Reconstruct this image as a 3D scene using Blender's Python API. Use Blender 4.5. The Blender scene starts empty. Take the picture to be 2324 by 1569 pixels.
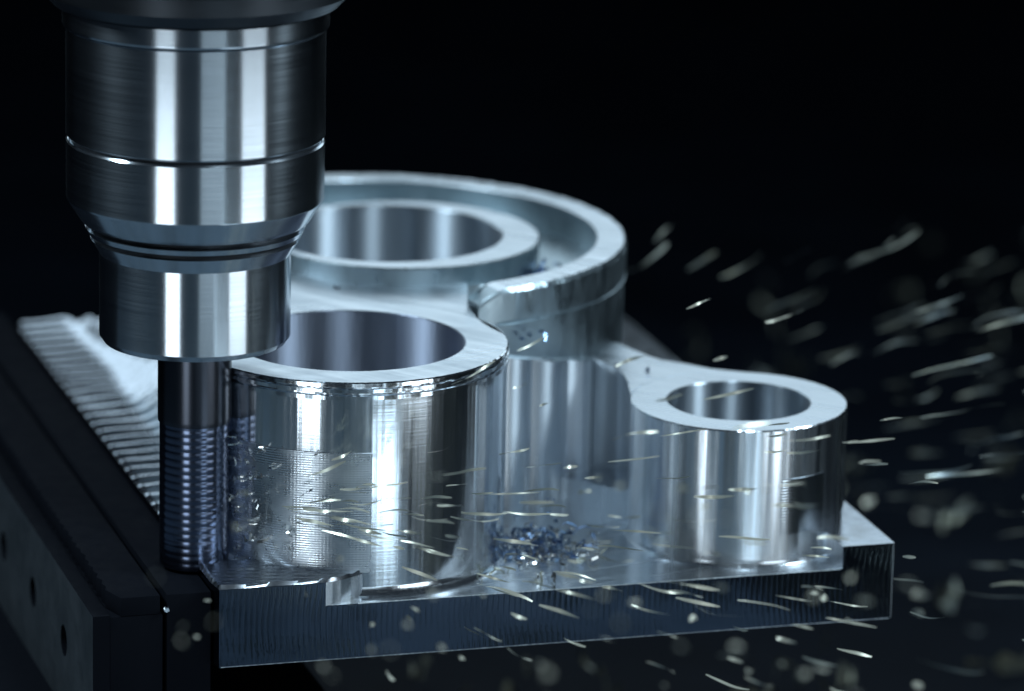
import bpy, bmesh, math, random
from mathutils import Vector, Matrix
rnd = random.Random(7)
R = math.radians
S = 0.01                      # 1 scene unit = 100 mm; every length below is in mm
scene = bpy.context.scene
COL = scene.collection

# ------------------------------------------------------------------ camera
PITCH, ROLL = R(15.2), R(1.2)
CAM = Vector((48.11, -807.56, 276.69))
r0 = Vector((1, 0, 0)); fw = Vector((0, math.cos(PITCH), -math.sin(PITCH))); d0 = Vector((0, -math.sin(PITCH), -math.cos(PITCH)))
cr = r0*math.cos(ROLL) - d0*math.sin(ROLL); cd = r0*math.sin(ROLL) + d0*math.cos(ROLL)
cam_data = bpy.data.cameras.new('camera'); cam = bpy.data.objects.new('camera', cam_data); COL.objects.link(cam)
m = Matrix((cr, -cd, -fw)).transposed().to_4x4(); m.translation = CAM*S
cam.matrix_world = m
cam_data.sensor_width = 36; cam_data.lens = 36*11500/2324
cam_data.clip_start = 0.05; cam_data.clip_end = 200
cam_data.dof.use_dof = True
cam_data.dof.focus_distance = 8.5
cam_data.dof.aperture_fstop = 1.4
cam_data.dof.aperture_blades = 0
scene.camera = cam

# ------------------------------------------------------------------ world and lamps
w = bpy.data.worlds.new('World'); scene.world = w; w.use_nodes = True
bg = w.node_tree.nodes['Background']; bg.inputs[0].default_value = (0.55, 0.75, 1.0, 1); bg.inputs[1].default_value = 0.03

def lamp(name, loc, target, sx, sy, power, col=(0.86, 0.94, 1.0)):
    L = bpy.data.lights.new(name, 'AREA'); L.shape = 'RECTANGLE'; L.size = sx*S; L.size_y = sy*S; L.energy = power; L.color = col
    o = bpy.data.objects.new(name, L); COL.objects.link(o); o.location = Vector(loc)*S
    o.rotation_euler = (Vector(target)-Vector(loc)).to_track_quat('-Z', 'Y').to_euler()
    return o
LC = (0.68, 0.87, 1.0)
lamp('work_lamp_back', (30, 350, 190), (40, 70, 40), 420, 150, 31, LC)
lamp('work_lamp_left', (-128, -282, -18), (5, 20, 20), 92, 70, 9.5, (.78, .91, 1))
lamp('work_lamp_low', (157, -214, -49), (30, 10, 10), 80, 22, 2.4, LC)
lamp('work_lamp_right', (262, -172, -4), (10, 10, 50), 125, 56, 7.5, (.78, .91, 1))
lamp('work_lamp_panel', (160, -470, -28), (0, 0, 80), 190, 60, 4, LC)
lamp('work_lamp_above', (150, -290, 330), (30, -20, 20), 60, 110, 66, LC)
lamp('work_lamp_side', (-290, -30, 320), (30, 60, 30), 50, 110, 120, LC)
lamp('fill_lamp_far_right', (345, -20, 230), (50, 60, 20), 60, 120, 80, LC)  # added fill lamp, brightens the stepped wall and the boss edges
scene.view_settings.view_transform = 'Standard'; scene.view_settings.look = 'None'
scene.view_settings.exposure = 0; scene.view_settings.gamma = 1
scene.cycles.max_bounces = 10; scene.cycles.glossy_bounces = 8; scene.cycles.diffuse_bounces = 3
scene.cycles.sample_clamp_indirect = 1.2
scene.cycles.blur_glossy = 0.8
scene.cycles.use_denoising = True

# ------------------------------------------------------------------ materials
class NT:
    def __init__(s, name):
        s.m = bpy.data.materials.new(name); s.m.use_nodes = True; s.t = s.m.node_tree
        s.b = s.t.nodes['Principled BSDF']
    def n(s, typ, **kw):
        x = s.t.nodes.new(typ)
        for k, v in kw.items():
            if k in x.inputs: x.inputs[k].default_value = v
            else: setattr(x, k, v)
        return x
    def l(s, a, b): s.t.links.new(a, b)
    def noise(s, scale, rot=0.0, detail=3.0, rough=.6, lo=.3, hi=.7, dist=0.):
        tc = s.n('ShaderNodeTexCoord'); mp = s.n('ShaderNodeMapping'); mp.inputs['Scale'].default_value = scale
        mp0 = s.n('ShaderNodeMapping'); mp0.inputs['Rotation'].default_value = (0, 0, rot)
        s.l(tc.outputs['Object'], mp0.inputs['Vector']); s.l(mp0.outputs[0], mp.inputs['Vector'])
        nz = s.n('ShaderNodeTexNoise'); nz.inputs['Scale'].default_value = 1; nz.inputs['Detail'].default_value = detail
        nz.inputs['Roughness'].default_value = rough; nz.inputs['Distortion'].default_value = dist
        s.l(mp.outputs[0], nz.inputs['Vector'])
        mr = s.n('ShaderNodeMapRange'); mr.inputs['From Min'].default_value = lo; mr.inputs['From Max'].default_value = hi
        s.l(nz.outputs['Fac'], mr.inputs['Value'])
        return mr.outputs[0]
    def bump(s, h, dist, strength=1.0):
        bp = s.n('ShaderNodeBump'); bp.inputs['Strength'].default_value = strength; bp.inputs['Distance'].default_value = dist*S
        s.l(h, bp.inputs['Height'])
        if s.b.inputs['Normal'].is_linked: s.l(s.b.inputs['Normal'].links[0].from_socket, bp.inputs['Normal'])
        s.l(bp.outputs[0], s.b.inputs['Normal'])
    def remap(s, h, a, b):
        mr = s.n('ShaderNodeMapRange'); mr.inputs['To Min'].default_value = a; mr.inputs['To Max'].default_value = b
        s.l(h, mr.inputs['Value']); return mr.outputs[0]
    def rough(s, h, a, b): s.l(s.remap(h, a, b), s.b.inputs['Roughness'])
    def colmix(s, h, c1, c2):
        mx = s.n('ShaderNodeMix'); mx.data_type = 'RGBA'
        mx.inputs[6].default_value = (*c1, 1); mx.inputs[7].default_value = (*c2, 1)
        s.l(h, mx.inputs[0]); s.l(mx.outputs[2], s.b.inputs['Base Color'])
    def aniso(s, a, rot=0.0):
        tg = s.n('ShaderNodeTangent'); tg.direction_type = 'RADIAL'; tg.axis = 'Z'
        s.l(tg.outputs[0], s.b.inputs['Tangent']); s.b.inputs['Anisotropic'].default_value = a; s.b.inputs['Anisotropic Rotation'].default_value = rot

def base(name, col, metallic, rough):
    k = NT(name); k.b.inputs['Base Color'].default_value = (*col, 1); k.b.inputs['Metallic'].default_value = metallic
    k.b.inputs['Roughness'].default_value = rough; return k
ALU = (0.80, 0.84, 0.88)
# fine circumferential turning marks, ground steel
k = base('ground_steel', (0.62, 0.67, 0.72), 1, .16); h = k.noise((3, 3, 420)); k.rough(h, .17, .215); k.bump(h, .0004)
h2 = k.noise((5, 5, 5)); k.colmix(h2, (0.55, .6, .65), (.68, .73, .78)); k.aniso(.8, .25); M_HOLD = k.m
k = base('dark_groove_steel', (0.012, 0.014, 0.018), .5, .5); M_GROOVE = k.m
k = base('blackened_steel', (0.08, 0.088, 0.10), 1, .34); h = k.noise((3, 3, 300)); k.rough(h, .28, .42); M_FLANGE = k.m
# milled walls: fine vertical step lines and faint horizontal passes, near mirror
k = base('milled_wall', ALU, 1, .1); h = k.noise((160, 160, 1.2), detail=4); k.bump(h, .004)
h2 = k.noise((2, 2, 260), detail=2); k.bump(h2, .002); k.rough(h, .09, .19); M_WALL = k.m
k = base('soft_milled_wall', (.42, .50, .54), 1, .3); h = k.noise((40, 40, 12), detail=5); k.bump(h, .03); k.rough(h, .26, .42); M_RIMWALL = k.m
# bore: brushed, diagonal grain
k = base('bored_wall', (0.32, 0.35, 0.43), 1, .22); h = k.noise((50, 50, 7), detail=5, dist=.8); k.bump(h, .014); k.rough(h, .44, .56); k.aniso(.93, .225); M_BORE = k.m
M_FINEBORE = None
# face milled tops
k = base('face_milled', ALU, 1, .3); h = k.noise((3, 120, 3), rot=R(8), detail=3); k.bump(h, .016)
h3 = k.noise((14, 14, 14), detail=5); h4 = k.noise((1.5, 9, 1.5), rot=R(-32), detail=4); k.rough(h4, .2, .44); h2 = k.noise((5, 40, 5), rot=R(35), detail=4)
k.colmix(h2, (0.50, .55, .60), ALU); M_TOP = k.m
k = base('smooth_milled_top', ALU, 1, .26); h = k.noise((4, 30, 4), rot=R(25), detail=5); k.bump(h, .006); k.rough(h, .2, .42); k.colmix(h, (.55, .6, .65), ALU); M_TOP2 = k.m
k = base('pocket_floor_metal', ALU, 1, .14); h = k.noise((4, 90, 4), rot=R(-30), detail=3); k.bump(h, .004); k.rough(h, .14, .3); M_FLOOR = k.m
# rough sawn front face with vertical scallops
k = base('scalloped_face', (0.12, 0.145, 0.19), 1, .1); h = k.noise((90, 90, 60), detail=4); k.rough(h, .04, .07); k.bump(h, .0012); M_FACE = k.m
# cross hatched roughing patch
def wave(k, scale, direction, rot=0):
    tc = k.n('ShaderNodeTexCoord'); wv = k.n('ShaderNodeTexWave'); wv.wave_type = 'BANDS'; wv.bands_direction = direction
    wv.inputs['Scale'].default_value = scale; wv.inputs['Distortion'].default_value = .3; wv.inputs['Detail Scale'].default_value = 2
    return tc, wv
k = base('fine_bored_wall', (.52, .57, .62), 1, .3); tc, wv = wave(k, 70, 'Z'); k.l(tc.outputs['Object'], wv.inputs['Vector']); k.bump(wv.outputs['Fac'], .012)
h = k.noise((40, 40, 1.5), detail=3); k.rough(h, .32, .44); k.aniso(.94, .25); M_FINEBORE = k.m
k = base('rough_milled', ALU, 1, .16); tc, wv = wave(k, 75, 'Z'); k.l(tc.outputs['Object'], wv.inputs['Vector']); k.bump(wv.outputs['Fac'], .02)
tc, wv = wave(k, 52, 'X'); k.l(tc.outputs['Object'], wv.inputs['Vector']); k.bump(wv.outputs['Fac'], .004)
h = k.noise((25, 25, 25), detail=4); k.rough(h, .2, .36); k.aniso(.6, .25); M_PATCH = k.m
k = base('turned_wall', (.70, .75, .80), 1, .14); tc, wv = wave(k, 60, 'Z'); k.l(tc.outputs['Object'], wv.inputs['Vector']); k.bump(wv.outputs['Fac'], .012); M_PATCH2 = k.m
k = base('streaked_wall', ALU, 1, .22); h = k.noise((70, 70, .8), detail=3); k.bump(h, .004); k.rough(h, .26, .34); k.aniso(.93, .25); M_STREAK = k.m
k = base('satin_wall', (.84, .88, .92), 1, .2); h = k.noise((50, 50, .8), detail=4); k.bump(h, .008); k.rough(h, .16, .3); k.aniso(.6, .25); M_WALL2 = k.m
k = base('scallop_top', (0.62, 0.66, 0.72), 1, .24); h = k.noise((30, 30, 30), detail=5); k.rough(h, .16, .26); k.bump(h, .012); M_SCALLOP = k.m
k = base('carbide', (0.11, 0.13, 0.19), 1, .2); M_CARB = k.m
k = base('carbide_shank', (0.06, 0.065, 0.08), 1, .25); M_SHANK = k.m
k = base('black_oxide', (0.006, 0.007, 0.010), 0, .7); k.b.inputs['Specular IOR Level'].default_value = .012; h = k.noise((40, 40, 40), detail=6); k.rough(h, .6, .8); k.bump(h, .01); M_BLACK = k.m
k = base('lit_oxide', (0.13, 0.15, 0.17), .4, .45); h = k.noise((30, 30, 30), detail=6); k.rough(h, .38, .55); k.bump(h, .01)
h2 = k.noise((6, 6, 6)); k.colmix(h2, (.03, .038, .045), (.06, .07, .08)); M_LIT_OXIDE = k.m  # paler oxide: light on the plate's outer face put into the colour
k = base('enclosure_paint', (0.012, 0.015, 0.02), 0, .6); h = k.noise((2, 2, 2), detail=4); k.b.inputs['Specular IOR Level'].default_value = .1; k.colmix(h, (.002, .0035, .007), (.005, .008, .014)); M_DARK = k.m
k = base('reflector_paint', (.10, .13, .16), 0, .55); h = k.noise((5, 5, 5), detail=5); k.colmix(h, (.07, .10, .13), (.15, .20, .25)); k.b.inputs['Specular IOR Level'].default_value = .1; k.bump(h, .3); M_REFLECTOR = k.m  # grey of the sheet added for the walls to mirror
k = base('brass_swarf', (0.62, 0.55, 0.36), .7, .38); h = k.noise((9, 9, 9)); k.colmix(h, (.46, .45, .34), (.26, .31, .33)); M_CHIP = k.m
k = base('dull_swarf', (0.3, 0.3, 0.24), .8, .4); h = k.noise((9, 9, 9)); k.colmix(h, (.30, .29, .20), (.14, .17, .18)); M_DULL = k.m
k = base('gold_swarf', (0.70, 0.68, 0.56), .65, .36); M_GOLD = k.m
k = base('blue_swarf', (0.16, 0.28, 0.55), 1, .28); h = k.noise((20, 20, 20)); k.colmix(h, (.09, .14, .28), (.28, .40, .56)); M_BLUE = k.m
k = base('bright_swarf', (0.82, 0.82, 0.80), 1, .2); M_BRIGHT = k.m
k = base('dark_swarf', (0.08, 0.08, 0.10), 1, .35); M_DCHIP = k.m
k = base('burr_glint_metal', (.85, .88, .9), .8, .45); M_BURR_GLINT = k.m

# ------------------------------------------------------------------ mesh helpers
def make(name, verts, faces, mat, parent=None, smooth=35, origin=None, mats=None, midx=None):
    o0 = Vector(origin) if origin is not None else (Vector(parent['_o']) if parent is not None else Vector((0, 0, 0)))
    me = bpy.data.meshes.new(name)
    me.from_pydata([((Vector(v)-o0)*S)[:] for v in verts], [], faces); me.update()
    for mm in (mats or [mat]): me.materials.append(mm)
    if midx: me.polygons.foreach_set('material_index', midx)
    bm = bmesh.new(); bm.from_mesh(me); bmesh.ops.recalc_face_normals(bm, faces=bm.faces); bm.to_mesh(me); bm.free()
    if smooth:
        me.polygons.foreach_set('use_smooth', [True]*len(me.polygons)); me.set_sharp_from_angle(angle=R(smooth))
    o = bpy.data.objects.new(name, me); COL.objects.link(o)
    if parent is not None: o.parent = parent
    else: o.location = o0*S
    return o
def thing(name, label, cat, loc, group=None):
    o = bpy.data.objects.new(name, None); COL.objects.link(o); o.location = Vector(loc)*S; o.empty_display_size = .1
    o['label'] = label; o['category'] = cat; o['_o'] = list(map(float, loc))
    if group: o['group'] = group
    return o
def tag(o, label, cat, group=None):
    o['label'] = label; o['category'] = cat
    if group: o['group'] = group
    return o
def support(prof, closed=True):      # holding loops near the ends of long profile runs keep flat runs flat
    out = []; k = len(prof)
    for j, (r, z) in enumerate(prof):
        out.append((r, z))
        if j == k-1 and not closed: break
        r2, z2 = prof[(j+1) % k]; L = math.hypot(r2-r, z2-z)
        if L > 1.2:
            t = .1/L; out += [(r+(r2-r)*t, z+(z2-z)*t), (r2+(r-r2)*t, z2+(z-z2)*t)]
    return out
def pick(V, F, fn):                  # material index from a face's centre radius and height
    out = []
    for f in F:
        zs = [V[i][2] for i in f]; out.append(fn(sum(V[i][0] for i in f)/len(f), sum(V[i][1] for i in f)/len(f), min(zs), max(zs)))
    return out
def lathe(c, prof, n=192, a0=0, a1=360, closed=True, jit=None):
    """prof: (r, z) list; returns verts, faces. closed profile loop when closed"""
    prof = support(prof, closed)
    full = abs(a1-a0) >= 360; cols = n if full else n+1
    V, F = [], []; k = len(prof)
    for i in range(cols):
        a = R(a0+(a1-a0)*i/n)
        for j, (r, z) in enumerate(prof):
            dr, dz = jit(r, z, i, a) if jit else (0, 0)
            V.append((c[0]+(r+dr)*math.cos(a), c[1]+(r+dr)*math.sin(a), z+dz))
    for i in range(n):
        i2 = (i+1) % cols
        for j in range(k if closed else k-1):
            j2 = (j+1) % k
            F.append((i*k+j, i2*k+j, i2*k+j2, i*k+j2))
    if not full and closed:
        F.append(tuple(range(k))); F.append(tuple((cols-1)*k+j for j in range(k)))
    return V, F
def capped(c, prof, n=192):          # open profile whose ends are closed with discs
    V, F = lathe(c, prof, n, closed=False); k = len(V)//n
    F.append(tuple(i*k for i in range(n))); F.append(tuple(i*k+k-1 for i in range(n)))
    return V, F
def prism(outline, z0, z1, holes=(), bottom=True):
    """extruded polygon (with round or other holes) -> verts, faces"""
    bm = bmesh.new(); loops = []
    for lp in [outline]+list(holes):
        vs = [bm.verts.new((x, y, 0)) for x, y in lp]
        for a, b in zip(vs, vs[1:]+vs[:1]): bm.edges.new((a, b))
        loops.append(vs)
    bmesh.ops.triangle_fill(bm, use_beauty=True, edges=bm.edges[:])
    bm.verts.index_update(); bm.verts.ensure_lookup_table()
    P = [(v.co.x, v.co.y) for v in bm.verts]; T = [tuple(v.index for v in f.verts) for f in bm.faces]
    idx = [[v.index for v in lp] for lp in loops]; bm.free()
    n = len(P); zf = z1 if callable(z1) else (lambda x, y: z1)
    V = [(x, y, z0) for x, y in P]+[(x, y, zf(x, y)) for x, y in P]
    F = [tuple(i+n for i in t) for t in T]
    if bottom: F += [tuple(reversed(t)) for t in T]
    for lp in idx:
        for a, b in zip(lp, lp[1:]+lp[:1]): F.append((a, b, b+n, a+n))
    return V, F
def box(x0, x1, y0, y1, z0, z1, tf=None):
    V = [(x, y, z) for z in (z0, z1) for y in (y0, y1) for x in (x0, x1)]
    F = [(0, 2, 3, 1), (4, 5, 7, 6), (0, 1, 5, 4), (2, 6, 7, 3), (0, 4, 6, 2), (1, 3, 7, 5)]
    if tf: V = [tf(*v) for v in V]
    return V, F
def bevel(o, wd, seg=2):
    bm = bmesh.new(); bm.from_mesh(o.data)
    es = [e for e in bm.edges if len(e.link_faces) == 2 and e.calc_face_angle(0) > R(30)]
    bmesh.ops.bevel(bm, geom=es, offset=wd*S, segments=seg, affect='EDGES', profile=.5)
    bm.to_mesh(o.data); bm.free(); o.data.polygons.foreach_set('use_smooth', [True]*len(o.data.polygons)); o.data.set_sharp_from_angle(angle=R(40))
    return o
def circ(c, r, n=96, a0=0, a1=360, end=False):
    k = n+1 if end else n
    return [(c[0]+r*math.cos(R(a0+(a1-a0)*i/n)), c[1]+r*math.sin(R(a0+(a1-a0)*i/n))) for i in range(k)]
PS = R(16.6); cps, sps = math.cos(PS), math.sin(PS)
def W2(u, v): return (u*cps-v*sps, u*sps+v*cps)          # slab frame -> world plan
def W3(u, v, z): return (*W2(u, v), z)

# ------------------------------------------------------------------ setting
o = make('floor', [(-1500, -700, -62), (2000, -700, -62), (2000, 1500, -62), (-1500, 1500, -62)], [(0, 1, 2, 3)], M_DARK, smooth=0); o['kind'] = 'structure'
o = make('wall', *box(-1500, 2000, 1400, 1440, -61.6, 700), M_DARK, smooth=0); o['kind'] = 'structure'

o = make('reflector_floor', *box(-420, 215, -760, 100, -61.9, -61.2), M_REFLECTOR, smooth=0); o['kind'] = 'structure'  # unseen grey sheet added so the metal walls mirror a lighter floor

# ------------------------------------------------------------------ workpiece
T = 13.8; PF = 9.7; ZB = 47.4; ZS = 34.35; ZR = 51.0
BC = (20.0, 37.8); BR = 27.4; SC = (88.2, 50.6); SR = 19.1; RC = (22.0, 101.0); RR = 46.5
wp = thing('machined_part', 'bright milled aluminium part with three bored bosses rising from a flat plate', 'metal part', (0, 0, 0))
V, F = prism([W2(*q) for q in ((0, 0), (120.4, 0), (120.4, 175), (-.55, 175), (-.55, 4.6))], 0, PF)
# side wall faces get the scalloped finish, top the pocket finish
mi = [0 if all(abs(V[i][2]-PF) < 1e-6 for i in f) else 1 for f in F]
plate = make('base_plate', V, F, None, wp, smooth=0, mats=[M_FLOOR, M_FACE], midx=mi)
arc = [(18.4, 0), (19.6, .25), (21.2, .8), (23.2, 1.8), (25.2, 3.1), (27.2, 4.6)]
up = [W2(*q) for q in [(0, 0)]+arc+[(30, 30), (45, 60), (65, 62), (99, 23.3), (110.9, 14), (110.9, 0), (120.4, 0), (120.4, 175), (-.55, 175), (-.55, 4.6)]]
V, F = prism(up, PF, T, bottom=False)
mi = [0 if all(abs(V[i][2]-T) < 1e-6 for i in f) else 1 for f in F]
for q, f in enumerate(F):             # the freshly cut wall of the pocket is bright
    cx_ = sum(V[i][0] for i in f)/len(f); cy_ = sum(V[i][1] for i in f)/len(f); u_, v_ = cx_*cps+cy_*sps, -cx_*sps+cy_*cps
    if mi[q] == 1 and 18.3 < u_ < 111.2 and v_ > .02: mi[q] = 2
make('stock_rim', V, F, None, wp, smooth=0, mats=[M_SCALLOP, M_FACE, M_WALL2], midx=mi)
# scalloped, unfinished left top of the plate
def umax(v):
    for (u0, v0), (u1, v1) in zip(arc, arc[1:]):
        if v <= v1: return u0+(u1-u0)*(v-v0)/(v1-v0)
    return 30
V, F = [], []; nu, nv = 90, 620
for j in range(nv+1):
    v = .02+174.9*j/nv; ua = -.53 if v > 4.6 else -.02-.53*v/4.6; ub = umax(v)-.02
    for i in range(nu+1):
        u = ua+(ub-ua)*i/nu
        bend = .13*min(5, max(0, u-7.5))**2+1.3*max(0, u-12.5)+.6*math.sin(v*.11+u*.07)
        ph = (v-bend-.12*u)/5.2*2*math.pi
        amp = .62
        if v > 140: ph += .5*math.sin((v-140)*.2)*math.sin(u*.5)
        if v < 14: ph = (v*2.6+u*.55)*1.25; amp = .14
        z = T+.66+amp*(math.sin(ph))*(.9+.1*math.sin(u*.5+v*.2))
        if i in (0, nu) or j in (0, nv): z = T+.01
        V.append(W3(u, v, z))
for j in range(nv):
    for i in range(nu):
        a = j*(nu+1)+i; F.append((a, a+1, a+nu+2, a+nu+1))
make('scalloped_surface', V, F, M_SCALLOP, wp, smooth=60)
# scallop lines on the front face
V, F = [], []; nx, nz = 1250, 10
def inface(u, z): return not (18.3 < u < 111 and z > PF-.02)
for j in range(nz+1):
    z = .25+(T-.35)*j/nz
    for i in range(nx+1):
        u = .25+(120-.4)*i/nx
        x = u-.5*((z-7)/7)**2*1.6
        pitch = .97
        s = (x/pitch) % 1.0
        V.append(W3(u, -.05-(.012 if s < .2 else 0)-.03*math.sin(x*.11), min(z, PF-.08) if 18.2 < u < 111.1 else z))
for j in range(nz):
    for i in range(nx):
        a = j*(nx+1)+i; F.append((a, a+1, a+nx+2, a+nx+1))
make('front_face', V, F, M_FACE, wp, smooth=60)

# bright burrs on the pocket edge; added strips make bottom and right edges glint
def edge_strip(pts, seed, wd=.2):
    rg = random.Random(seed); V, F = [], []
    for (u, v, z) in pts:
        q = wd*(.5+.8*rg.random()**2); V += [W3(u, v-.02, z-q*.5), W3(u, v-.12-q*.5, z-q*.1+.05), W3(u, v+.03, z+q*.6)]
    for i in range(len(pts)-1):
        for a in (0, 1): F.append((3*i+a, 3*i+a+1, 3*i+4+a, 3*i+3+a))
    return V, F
make('edge_burr_glint', *edge_strip([(24+i*.35, -.06, PF) for i in range(248)], 5), M_BURR_GLINT, wp, smooth=60)
make('edge_burr_glint', *edge_strip([(.3+i*.4, -.06, .1) for i in range(300)], 6, .15), M_BURR_GLINT, wp, smooth=60)
make('edge_burr_glint', [W3(120.4+a, -.07+b, z) for z in (.2, 5, 9, T) for a, b in ((-.28, -.05), (.06, .25))], [(2*i, 2*i+1, 2*i+3, 2*i+2) for i in range(3)], M_BURR_GLINT, wp, smooth=60)

# large front boss with ragged top lip
rj = random.Random(3); ragged = [[rj.uniform(-1, 1) for _ in range(512)] for _ in range(24)]
prof = [(28.9, PF-.05), (28.1, PF+.25), (27.6, PF+.8), (27.4, PF+1.6), (27.4, 44.5), (27.62, 44.35), (27.62, 45.05), (27.2, 45.2), (27.2, 45.45), (27.66, 45.6), (27.66, 46.2),
        (27.25, 46.3), (27.25, 46.5), (27.6, 46.62), (27.55, 47.2), (27.3, ZB), (20.15, ZB), (20.0, ZB-.2), (20.0, T+.6)]
def jit(r, z, i, a):
    q = int(z*7+r*3) % 20
    if r > 26 and 44.3 < z < ZB-.05: return (.012*ragged[q][i]+.02*ragged[q][(i//5)*5], .03*ragged[q+1][i//2])
    if r > 27.25 and z > ZB-.05: return (.08*ragged[3][i], 0)
    if r < 20.2 and z > ZB-.05: return (.10*max(0, ragged[4][i]), 0)
    return (0, 0)
V, F = lathe(BC, prof, 512, closed=False, jit=jit)
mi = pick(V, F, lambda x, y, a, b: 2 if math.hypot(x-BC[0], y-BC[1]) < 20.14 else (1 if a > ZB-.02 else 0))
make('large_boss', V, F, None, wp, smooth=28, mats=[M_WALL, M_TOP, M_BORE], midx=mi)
# coarse, cross hatched wall still to be finished
def shell(c, r, a0, a1, z0, z1, th, n=60):
    V, F = lathe(c, [(r-.3, z0), (r+th, z0+.1), (r+th, z1-.15), (r-.3, z1)], n, a0, a1)
    return V, F
make('rough_patch', *shell(BC, BR, 175, 270+10.4, T+.2, 35.2, .30, 90), M_PATCH, wp, smooth=30)

# web and the round disc behind it, one plate from the floor up
notch = [(46.55, 43.9), (45.6, 45.6), (44.3, 47.9), (43.1, 50.6), (42.1, 53.4), (41.4, 56.3)]
ol = []
ol += [(BC[0]+27.43*math.cos(R(a)), BC[1]+27.43*math.sin(R(a))) for a in range(120, 13, -3)]
ol += notch
a_s = math.degrees(math.atan2(58.65-RC[1], 41.1-RC[0]))
GC = (RC[0]+2.5, RC[1])
ol += [(40.7, 60), (40.2, 66), (40.1, 74), (39.6, 79.5)]
ol += circ((27, 101), 25.2, 120, -60, 180, end=True)
V, F = prism(ol, 38, ZB, holes=[circ(GC, 22.4, 120)])
mi = [0 if all(abs(V[i][2]-ZB) < 1e-6 for i in f) else 1 for f in F]
make('web', V, F, None, wp, smooth=28, mats=[M_TOP, M_RIMWALL], midx=mi)
def clear_bore(q):                    # keep the round base out of the bore of the large boss
    d = math.hypot(q[0]-BC[0], q[1]-BC[1])
    return q if d > 25 else (BC[0]+(q[0]-BC[0])*25/d, BC[1]+(q[1]-BC[1])*25/d)
V, F = prism([clear_bore(q) for q in circ(RC, RR, 240, -131.8, 131.8, end=True)], PF, 45.5, holes=[circ(GC, 22.4, 120)])
make('round_base', V, F, M_RIMWALL, wp, smooth=28)
# thin outer rim with a torn edge
prof = [(RR+.35, 44.3), (RR+.1, 44.5), (RR+.3, 45.0), (RR+.25, 50.2), (RR-.1, ZR), (41.5, ZR), (41.4, 50.8), (41.4, 45.3), (RR, 45.3), (RR, 44.9), (RR, 44.3)]
def jit(r, z, i, a):
    q = int(z*3+r*2) % 20; top = z > 50
    if i < 16 and z > 44.6 and r > 41.45: return ((-.6 if r > 44 else .4)*(1-i/16)**2, -(1-i/16)**2*(2.6 if top else 0))
    if r > 46 and top: return (.05*ragged[q][i]+.12*ragged[q+2][i//6], .06*ragged[q+1][i//2])
    if r > 46.4 and 44.7 < z: return (.06*ragged[q][i//7], 0)
    return (0, 0)
V, F = lathe(RC, prof, 400, a_s+1.5, 131, jit=jit)
mi = pick(V, F, lambda x, y, a, b: 1 if a > ZR-.4 and math.degrees(math.atan2(y-RC[1], x-RC[0])) > a_s+5 and abs(math.hypot(x-RC[0], y-RC[1])-44) < 2.6 else 0)
make('outer_rim', V, F, None, wp, smooth=28, mats=[M_RIMWALL, M_TOP2], midx=mi)
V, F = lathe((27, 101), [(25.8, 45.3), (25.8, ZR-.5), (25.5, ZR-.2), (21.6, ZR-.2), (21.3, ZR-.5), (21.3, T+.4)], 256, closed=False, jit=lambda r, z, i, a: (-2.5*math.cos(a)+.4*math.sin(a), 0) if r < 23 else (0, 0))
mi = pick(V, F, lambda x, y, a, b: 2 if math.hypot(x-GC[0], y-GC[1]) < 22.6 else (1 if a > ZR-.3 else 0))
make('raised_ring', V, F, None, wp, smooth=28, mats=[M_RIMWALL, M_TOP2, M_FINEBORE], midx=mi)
# lower shelf along the round wall and the neck to the small boss
arcp = [(RC[0]+(RR+.75+.95*abs(math.sin((t-.08)*math.pi*3.1))**.8)*math.cos(R(-64+32.7*t)), RC[1]+(RR+.75+.95*abs(math.sin((t-.08)*math.pi*3.1))**.8)*math.sin(R(-64+32.7*t))) for t in [q/60 for q in range(61)]]; arci = circ(RC, RR-.5, 24, -64, -31.3, end=True)
make('lower_step', *prism(arcp+arci[::-1], PF, lambda x, y: 38.6-(x-47.6)*(4.1/14.6)), M_STREAK, wp, smooth=28)
na = [(62.6, 76.6), (64.8, 73.9), (66.73, 70.63), (68.2, 66.3), (68.9, 61.5), (69.0, 57.0), (69.25, 53.2)]
nb = circ(SC, SR+.03, 30, 173, 85, end=True)[1:]
nc = [(84.0, 71.3), (79.28, 74.6), (75.34, 76.4), (72.85, 79.2), (67.3, 87.9), (64, 86), (61.2, 79)]
V, F = prism(na+nb+nc, PF, ZS)
mi = [0 if all(abs(V[i][2]-ZS) < 1e-6 for i in f) else 1 for f in F]
make('neck', V, F, None, wp, smooth=28, mats=[M_TOP2, M_WALL], midx=mi)
prof = [(19.6, PF-.05), (19.25, PF+.3), (19.1, PF+.8), (19.1, ZS-.25), (18.95, ZS), (12.75, ZS), (12.6, ZS-.2), (12.6, PF+1)]
def jit(r, z, i, a): return (.04*ragged[5][i], 0) if z > ZS-.3 and r > 18 else (0, 0)
V, F = lathe(SC, prof, 320, closed=False, jit=jit)
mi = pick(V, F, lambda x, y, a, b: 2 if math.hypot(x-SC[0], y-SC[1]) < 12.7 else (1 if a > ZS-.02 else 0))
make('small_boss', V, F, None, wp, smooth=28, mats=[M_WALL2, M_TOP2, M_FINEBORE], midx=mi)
make('rough_patch', *shell(SC, SR, 270+22, 270+50, 15.2, 25.4, .16, 30), M_PATCH2, wp, smooth=30)

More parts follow.
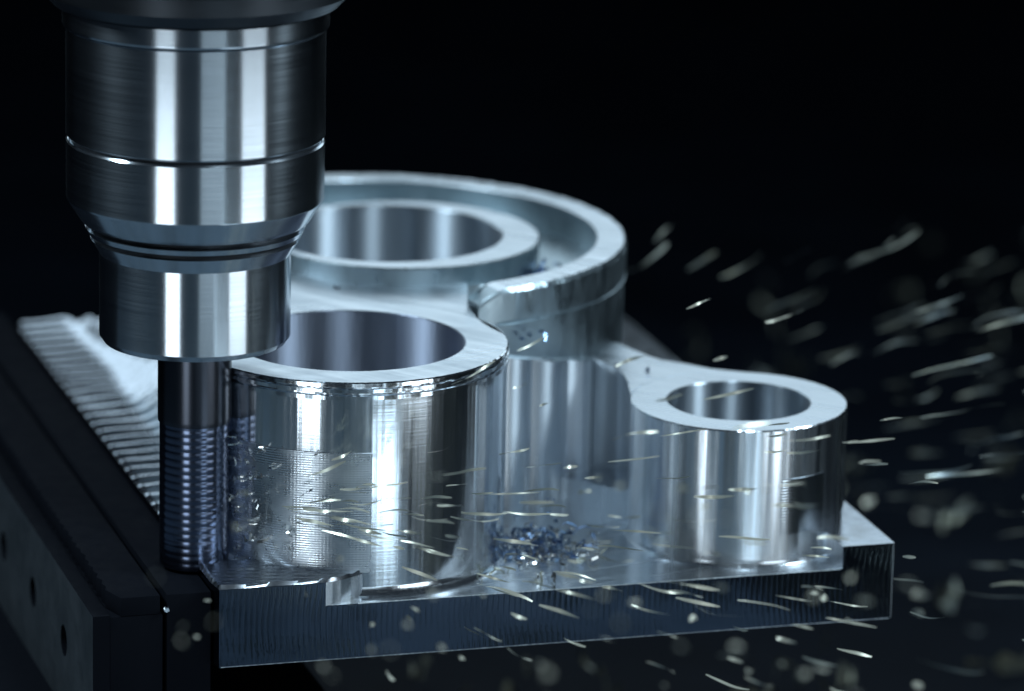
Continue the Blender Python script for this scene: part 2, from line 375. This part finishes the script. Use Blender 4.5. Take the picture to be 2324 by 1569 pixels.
# ------------------------------------------------------------------ end mill and holder
AX = (-5.4, 17.4)
em = thing('end_mill', 'dark ribbed end mill cutting beside the large front boss', 'cutter', (*AX, 13))
make('shank', *capped(AX, [(6.2, 38.5), (6.25, 39.2), (6.25, 54)]), M_SHANK, em)
pr = [(3.0, 12.9), (5.2, 12.9)]; z = 13.2; pitch = 1.31
while z < 39:
    g = min(1, max(0, (39-z)/2.5)); rr_ = 5.95
    for t in range(8):
        s = t/8; pr.append((rr_-.03*(.5+.5*math.cos(2*math.pi*s))**1.5*(.3+.7*g), z+pitch*s))
    z += pitch
pr.append((6.1, z)); pr.append((3, z))
make('ribbed_body', *capped(AX, pr, 160), M_CARB, em, smooth=50)

th = thing('tool_holder', 'shiny stepped steel tool holder gripping the end mill', 'tool holder', (*AX, 52.6))
make('nose', *capped(AX, [(6.6, 53.2), (14.6, 52.5), (15.4, 52.7), (16.1, 53.7), (16.1, 68.0), (16.15, 68.1), (17.6, 70.5)], 256), M_HOLD, th, smooth=20)
make('groove', *capped(AX, [(17.0, 70.3), (17.0, 71.7)], 200), M_GROOVE, th)
make('groove', *capped(AX, [(17.4, 72.3), (17.6, 73.6)], 200), M_GROOVE, th)
make('nose_ring', *capped(AX, [(16.9, 71.4), (18.05, 71.5), (18.45, 72.4), (17.3, 72.5)], 256), M_HOLD, th, smooth=20)
make('sleeve', *capped(AX, [(17.3, 73.4), (18.95, 73.5), (19.4, 74.0), (21.55, 77.4), (21.6, 77.6), (21.6, 87.2), (21.35, 87.5), (20.8, 87.6)], 256), M_HOLD, th, smooth=20)
make('groove', *capped(AX, [(20.9, 87.4), (20.9, 88.2)], 200), M_GROOVE, th)
make('body', *capped(AX, [(20.8, 88.0), (21.4, 88.1), (21.65, 88.4), (21.6, 106.4), (21.3, 106.6)], 256), M_HOLD, th, smooth=20)
make('collar', *capped(AX, [(21.4, 106.7), (22.1, 106.9), (22.2, 107.2), (22.2, 110.1), (21.4, 110.5)], 256), M_HOLD, th, smooth=20)
make('groove', *capped(AX, [(20.9, 110.2), (20.9, 110.8)], 200), M_GROOVE, th)
make('flange', *capped(AX, [(20.5, 110.6), (23.9, 110.75), (25.9, 112.9), (25.9, 115.8), (23.2, 118.2), (23.2, 120.4), (25.9, 123), (25.9, 127.5), (21, 128.5), (17, 160)], 256), M_FLANGE, th, smooth=20)

# ------------------------------------------------------------------ vise
vz = thing('machine_vise', 'black stepped vise jaw clamping the left edge of the plate', 'vise', (*W2(-10, 60), -61))
JV = 3.3
# side plate with round bolt holes: polygon in (v, z) extruded along u
hol = [circ((27.8, -2.6), 2.75, 40), circ((55.4, -2.6), 2.75, 40), circ((83, -2.6), 2.75, 40), circ((110.6, -2.6), 2.75, 40)]
V, F = prism([(JV, -15.2), (190, -15.2), (190, 9.5), (JV, 9.5)], -20.9, -18.0, holes=hol)
mi = [0 if max(V[i][2] for i in f) < -20.85 else 1 for f in F]  # outer face coloured paler as if lit, edges and hole walls black
(make('side_plate', [W3(q[2], q[0], q[1]) for q in V], F, None, vz, smooth=30, mats=[M_LIT_OXIDE, M_BLACK], midx=mi))
for hv in ():
    V, F = capped((0, 0), [(2.3, 0), (2.35, .9), (2.1, 1.1), (1.3, 1.1), (1.2, .3)], 6)
    make('bolt', [W3(-18.0-q[2], hv+q[0], -2.6+q[1]) for q in V], F, M_BLACK, vz, smooth=30)
bevel(make('jaw_body', *box(-18.0, -8.9, JV+.15, 190, -15, 9.2, W3), M_BLACK, vz, smooth=30), .2, 2)
teeth = []
v = 190.0; ii = 0
while v > JV+1.5:
    teeth.append((-17.5+(.28 if ii % 2 else -.2)+rnd.uniform(-.12, .12), v)); v -= 1.75+rnd.uniform(-.15, .15); ii += 1
V, F = prism([(-16.1, JV)]+[(-9.4, JV), (-9.4, 190)]+teeth, 9.2, 12.5)
bevel(make('serrated_strip', [W3(*q) for q in V], F, M_BLACK, vz, smooth=30), .18, 2)
bevel(make('jaw_plate', *box(-8.3, -.62, JV, 190, -15, 12.55, W3), M_BLACK, vz, smooth=30), .25, 2)
V, F = capped((0, 0), [(.55, 0), (.6, .5), (.45, .7)], 24)
make('pin', [W3(-8.4+q[0], JV-q[2], 10.0+q[1]*.8) for q in V], F, M_HOLD, vz, smooth=30)
bevel(make('vise_bed', *box(-30, 26, 16, 200, -61, -15.3, W3), M_BLACK, vz, smooth=30), 1, 2)

# ------------------------------------------------------------------ swarf
def chip(rg, c, size, flat=.35):
    """curled ribbon of swarf: verts, faces"""
    n = rg.choice((5, 6, 7)); rad = size*rg.uniform(.25, .6); arcl = rg.uniform(90, 330); wd = size*rg.uniform(.16, .34)
    if size > 5 and rg.random() < .6: rad = size*rg.uniform(.7, 1.3); arcl = rg.uniform(50, 110); wd = size*rg.uniform(.1, .2)
    hx = rg.uniform(-.7, .7)*size/n; ph = rg.uniform(0, 360)
    q = Matrix.Rotation(rg.uniform(0, 6.28), 3, 'Z') @ Matrix.Rotation(rg.uniform(-1, 1)*1.5*flat+rg.choice((0, 1.57)), 3, 'X')
    tw = rg.uniform(-.5, .5); V = []
    for i in range(n+1):
        a = R(ph+arcl*i/n); r_ = rad*(1+.12*math.sin(i*2.1)); taper = .35+.65*math.sin(math.pi*(i+.4)/(n+.8))
        for s in (-1, 1):
            p = Vector((r_*math.cos(a)*1.4+s*wd*tw*.5, r_*math.sin(a), s*wd*.5*taper+hx*i))
            p = q @ p; V.append((p.x+c[0], p.y+c[1], p.z+c[2]))
    return V, [(2*i, 2*i+1, 2*i+3, 2*i+2) for i in range(n)]
def scatter(name, mat, pts, rg, size, lift=0.0, grow=lambda p: 1):
    V, F = [], []
    for (x, y, z) in pts:
        cv, cf = chip(rg, (x, y, z), size(rg)*grow((x, y)), .2); lo = min(q[2] for q in cv); b = len(V)
        V += [(a, b_, c_-lo+z-.05+rg.random()*lift) for a, b_, c_ in cv]; F += [tuple(i+b for i in f) for f in cf]
    o = make(name, V, F, mat, smooth=40); o['kind'] = 'stuff'; return o
rg = random.Random(11); pts = []
while len(pts) < 2700:
    x, y = rg.uniform(-330, 460), rg.uniform(-560, 720)
    if y > 120:                                   # behind the part the swarf lies to the right of a line
        if x < 40+(y-200)*.20 or y > 640+rg.uniform(-60, 30): continue
        edge = (x-(97+(y-450)*.60))
        if edge < 0 and y > 380 and rg.random() < .96: continue
    if rg.random() < (.85 if y > 120 else .5): continue
    pts.append((x, y, -62))
tag(scatter('swarf', M_DULL, pts, rg, lambda g: g.choice((2.5, 4, 6, 8, 10)), 6, lambda p: 1.5 if p[1] < 0 else 1), 'loose golden metal swarf strewn over the dark machine floor', 'swarf')

exec_pts = []
rg = random.Random(23); pts = []
for _ in range(330):                              # heap between the two bosses
    t = rg.random(); a = rg.gauss(0, 1); b = rg.gauss(0, 1)
    x, y = 50+a*3.2+t*6, 38+b*3.0+t*2
    if math.hypot(x-BC[0], y-BC[1]) < BR+.8: continue
    pts.append((x, y, PF+max(0, rg.gauss(0, 1))*max(0, 3.2-math.hypot(a, b)*.9)))
tag(scatter('swarf_heap', M_BLUE, pts[:130], rg, lambda g: g.uniform(.9, 2.6)), 'bluish curled chips heaped between the large boss and the neck', 'swarf')
tag(scatter('swarf_heap', M_BRIGHT, [(x+g_, y+h_, z) for (x, y, z), g_, h_ in ((q, rg.gauss(1, 3), rg.gauss(-1, 3)) for q in pts[170:]) if math.hypot(x+g_-BC[0], y+h_-BC[1]) > BR+.8], rg, lambda g: g.uniform(.8, 2.2)), 'silvery curled chips spread round the bluish heap beside the large boss', 'swarf')
# chips in the air, thrown from the cutter to the right
O = Vector((8, 14, 20))
def spray(name, mat, count, label, seed, near):
    rg = random.Random(seed); V, F = [], []; made = 0
    while made < count:
        if near == 2:
            az = R(rg.uniform(-40, -4)); el = R(rg.gauss(4, 9)); t = rg.uniform(12, 118)
            d = Vector((math.cos(az)*math.cos(el), math.sin(az)*math.cos(el), math.sin(el))); p = Vector((2, 6, 27))+d*t
            L = rg.uniform(2, 9); wd = rg.uniform(.25, .7)
        elif near:
            p = Vector((rg.uniform(0, 112), rg.uniform(-200, -40), rg.uniform(-15, 110))); d = (p-O).normalized()
            L = rg.uniform(1.0, 4.0); wd = rg.uniform(.5, 1.5)
        else:
            az = R(rg.uniform(8, 66) if rg.random() < .85 else rg.uniform(-30, 8)); el = R(min(5, rg.gauss(-6, 8))); t = 130+290*rg.random()**.8
            d = Vector((math.cos(az)*math.cos(el), math.sin(az)*math.cos(el), math.sin(el))); p = O+d*t
            L = rg.uniform(8, 17)+t*.05*rg.random()**2; wd = rg.uniform(.35, .9)
        if near == 1 and not (-60-p.y*.27-12 < p.z+22 < 60-p.y*.28): continue
        if not near and p.z > 30-(p.y-200)*.22: continue
        if p.z < -55 or (not near and p.z > 70) or (-8 < p.x < 125 and -1+p.x*.3 < p.y < 150 and p.z < 54): continue
        side = d.cross(Vector((rg.uniform(-1, 1), rg.uniform(-1, 1), rg.uniform(-1, 1)))).normalized(); nn = d.cross(side)
        cv = rg.uniform(-.09, .09)*L; tw = rg.uniform(-2.5, 2.5); b = len(V); n = 7
        for i in range(n+1):
            f = i/n-.5; c = p+d*(f*L)+nn*(cv*(1-4*f*f)+.012*L*math.sin(7*f+tw)); sd = side*math.cos(tw*f)+nn*math.sin(tw*f)
            for sg in (-1, 1): V.append(c+sd*(sg*wd*.5*(1-2.6*f*f)))
        F += [(b+2*i, b+2*i+1, b+2*i+3, b+2*i+2) for i in range(n)]; made += 1
    o = tag(make(name, V, F, mat, smooth=60), label, 'swarf'); o['kind'] = 'stuff'
spray('flying_swarf', M_CHIP, 520, 'spray of long swarf slivers flying off to the right behind the part', 77, False)
spray('flying_swarf', M_GOLD, 240, 'golden swarf slivers in the air in front of the bosses', 78, True)
spray('flying_swarf', M_GOLD, 170, 'thin golden slivers streaking from the cutter across the large boss', 79, 2)

def single(mat, loc, size, label, seed, group=None, cat='metal chip'):
    g = random.Random(seed); V, F = chip(g, (0, 0, 0), size); lo = min(q[2] for q in V)
    V = [(a+loc[0], b+loc[1], c-lo+loc[2]-.03) for a, b, c in V]
    return tag(make('metal_chip', V, F, mat, None, smooth=50, origin=loc), label, cat, group)
g1 = 'blue chips lying in the groove inside the outer rim'
for i, (x, y) in enumerate(((52.5, 94.2), (54.1, 91.4), (55.6, 95.5), (51.6, 91.0))):
    single(M_BLUE, (x, y, 45.5), 3.4, 'curled blue chip lying in the groove inside the outer rim', 40+i, g1)
g2 = 'blue chips clinging to the wall behind the large boss'
for i, (x, z_) in enumerate(((50.3, 41.6), (52.0, 40.4), (51.4, 42.6), (49.0, 41.0))):
    a = -math.acos((x-RC[0])/(RR+.4)); single(M_BLUE, (x, RC[1]+(RR+.5)*math.sin(a)-.5, z_), 2.8, 'curled blue chip clinging to the round wall behind the large boss', 50+i, g2)
single(M_BLUE, (71.9, 68.2, ZS), 2.2, 'small curled blue chip on the bright neck beside the small boss', 61)
single(M_DCHIP, (16.4, 73.4, ZB), 1.8, 'dark chip on the milled web nearest the tool holder', 62)
single(M_DCHIP, (19.3, 73.6, ZB), 1.5, 'dark chip on the milled web farther right of the tool holder', 63)
single(M_DCHIP, (67.0, 72.0, ZS), 1.6, 'dark chip on the front edge of the bright neck', 64)
g3 = 'bright chips at the right foot of the large boss'
for i, (x, y) in enumerate(((44.0, 22.6), (45.5, 23.8), (46.7, 25.2), (48.0, 26.4), (45.0, 21.7))):
    single(M_CHIP, (x, y, PF), 1.7, 'tiny bright chip at the right foot of the large boss', 70+i, g3)
g4 = 'chips scattered on the pocket floor between the bosses'
for i, (x, y) in enumerate(((58, 30), (61, 32.5), (63.2, 33), (65, 36), (53, 22), (54.5, 20.5), (56.5, 21))):
    single(M_CHIP if i % 2 else M_BRIGHT, (x, y, PF), 1.9, 'small curled chip lying on the shiny pocket floor between bosses', 80+i, g4)
rg = random.Random(31); pts = []
for _ in range(150):                              # curls set on the boss wall as reflections of chips by the cutter
    a = R(rg.uniform(215, 262)); z_ = rg.uniform(15, 35); r_ = BR+.9
    if rg.random() < (math.degrees(a)-215)/60: continue
    pts.append((BC[0]+r_*math.cos(a), BC[1]+r_*math.sin(a), z_))
tag(scatter('reflected_swarf', M_BRIGHT, pts, rg, lambda g: g.uniform(.8, 2.0)), 'bright curls on the large boss standing for swarf reflected beside the cutter', 'swarf')
for o in list(bpy.data.objects):
    if '_o' in o: del o['_o']
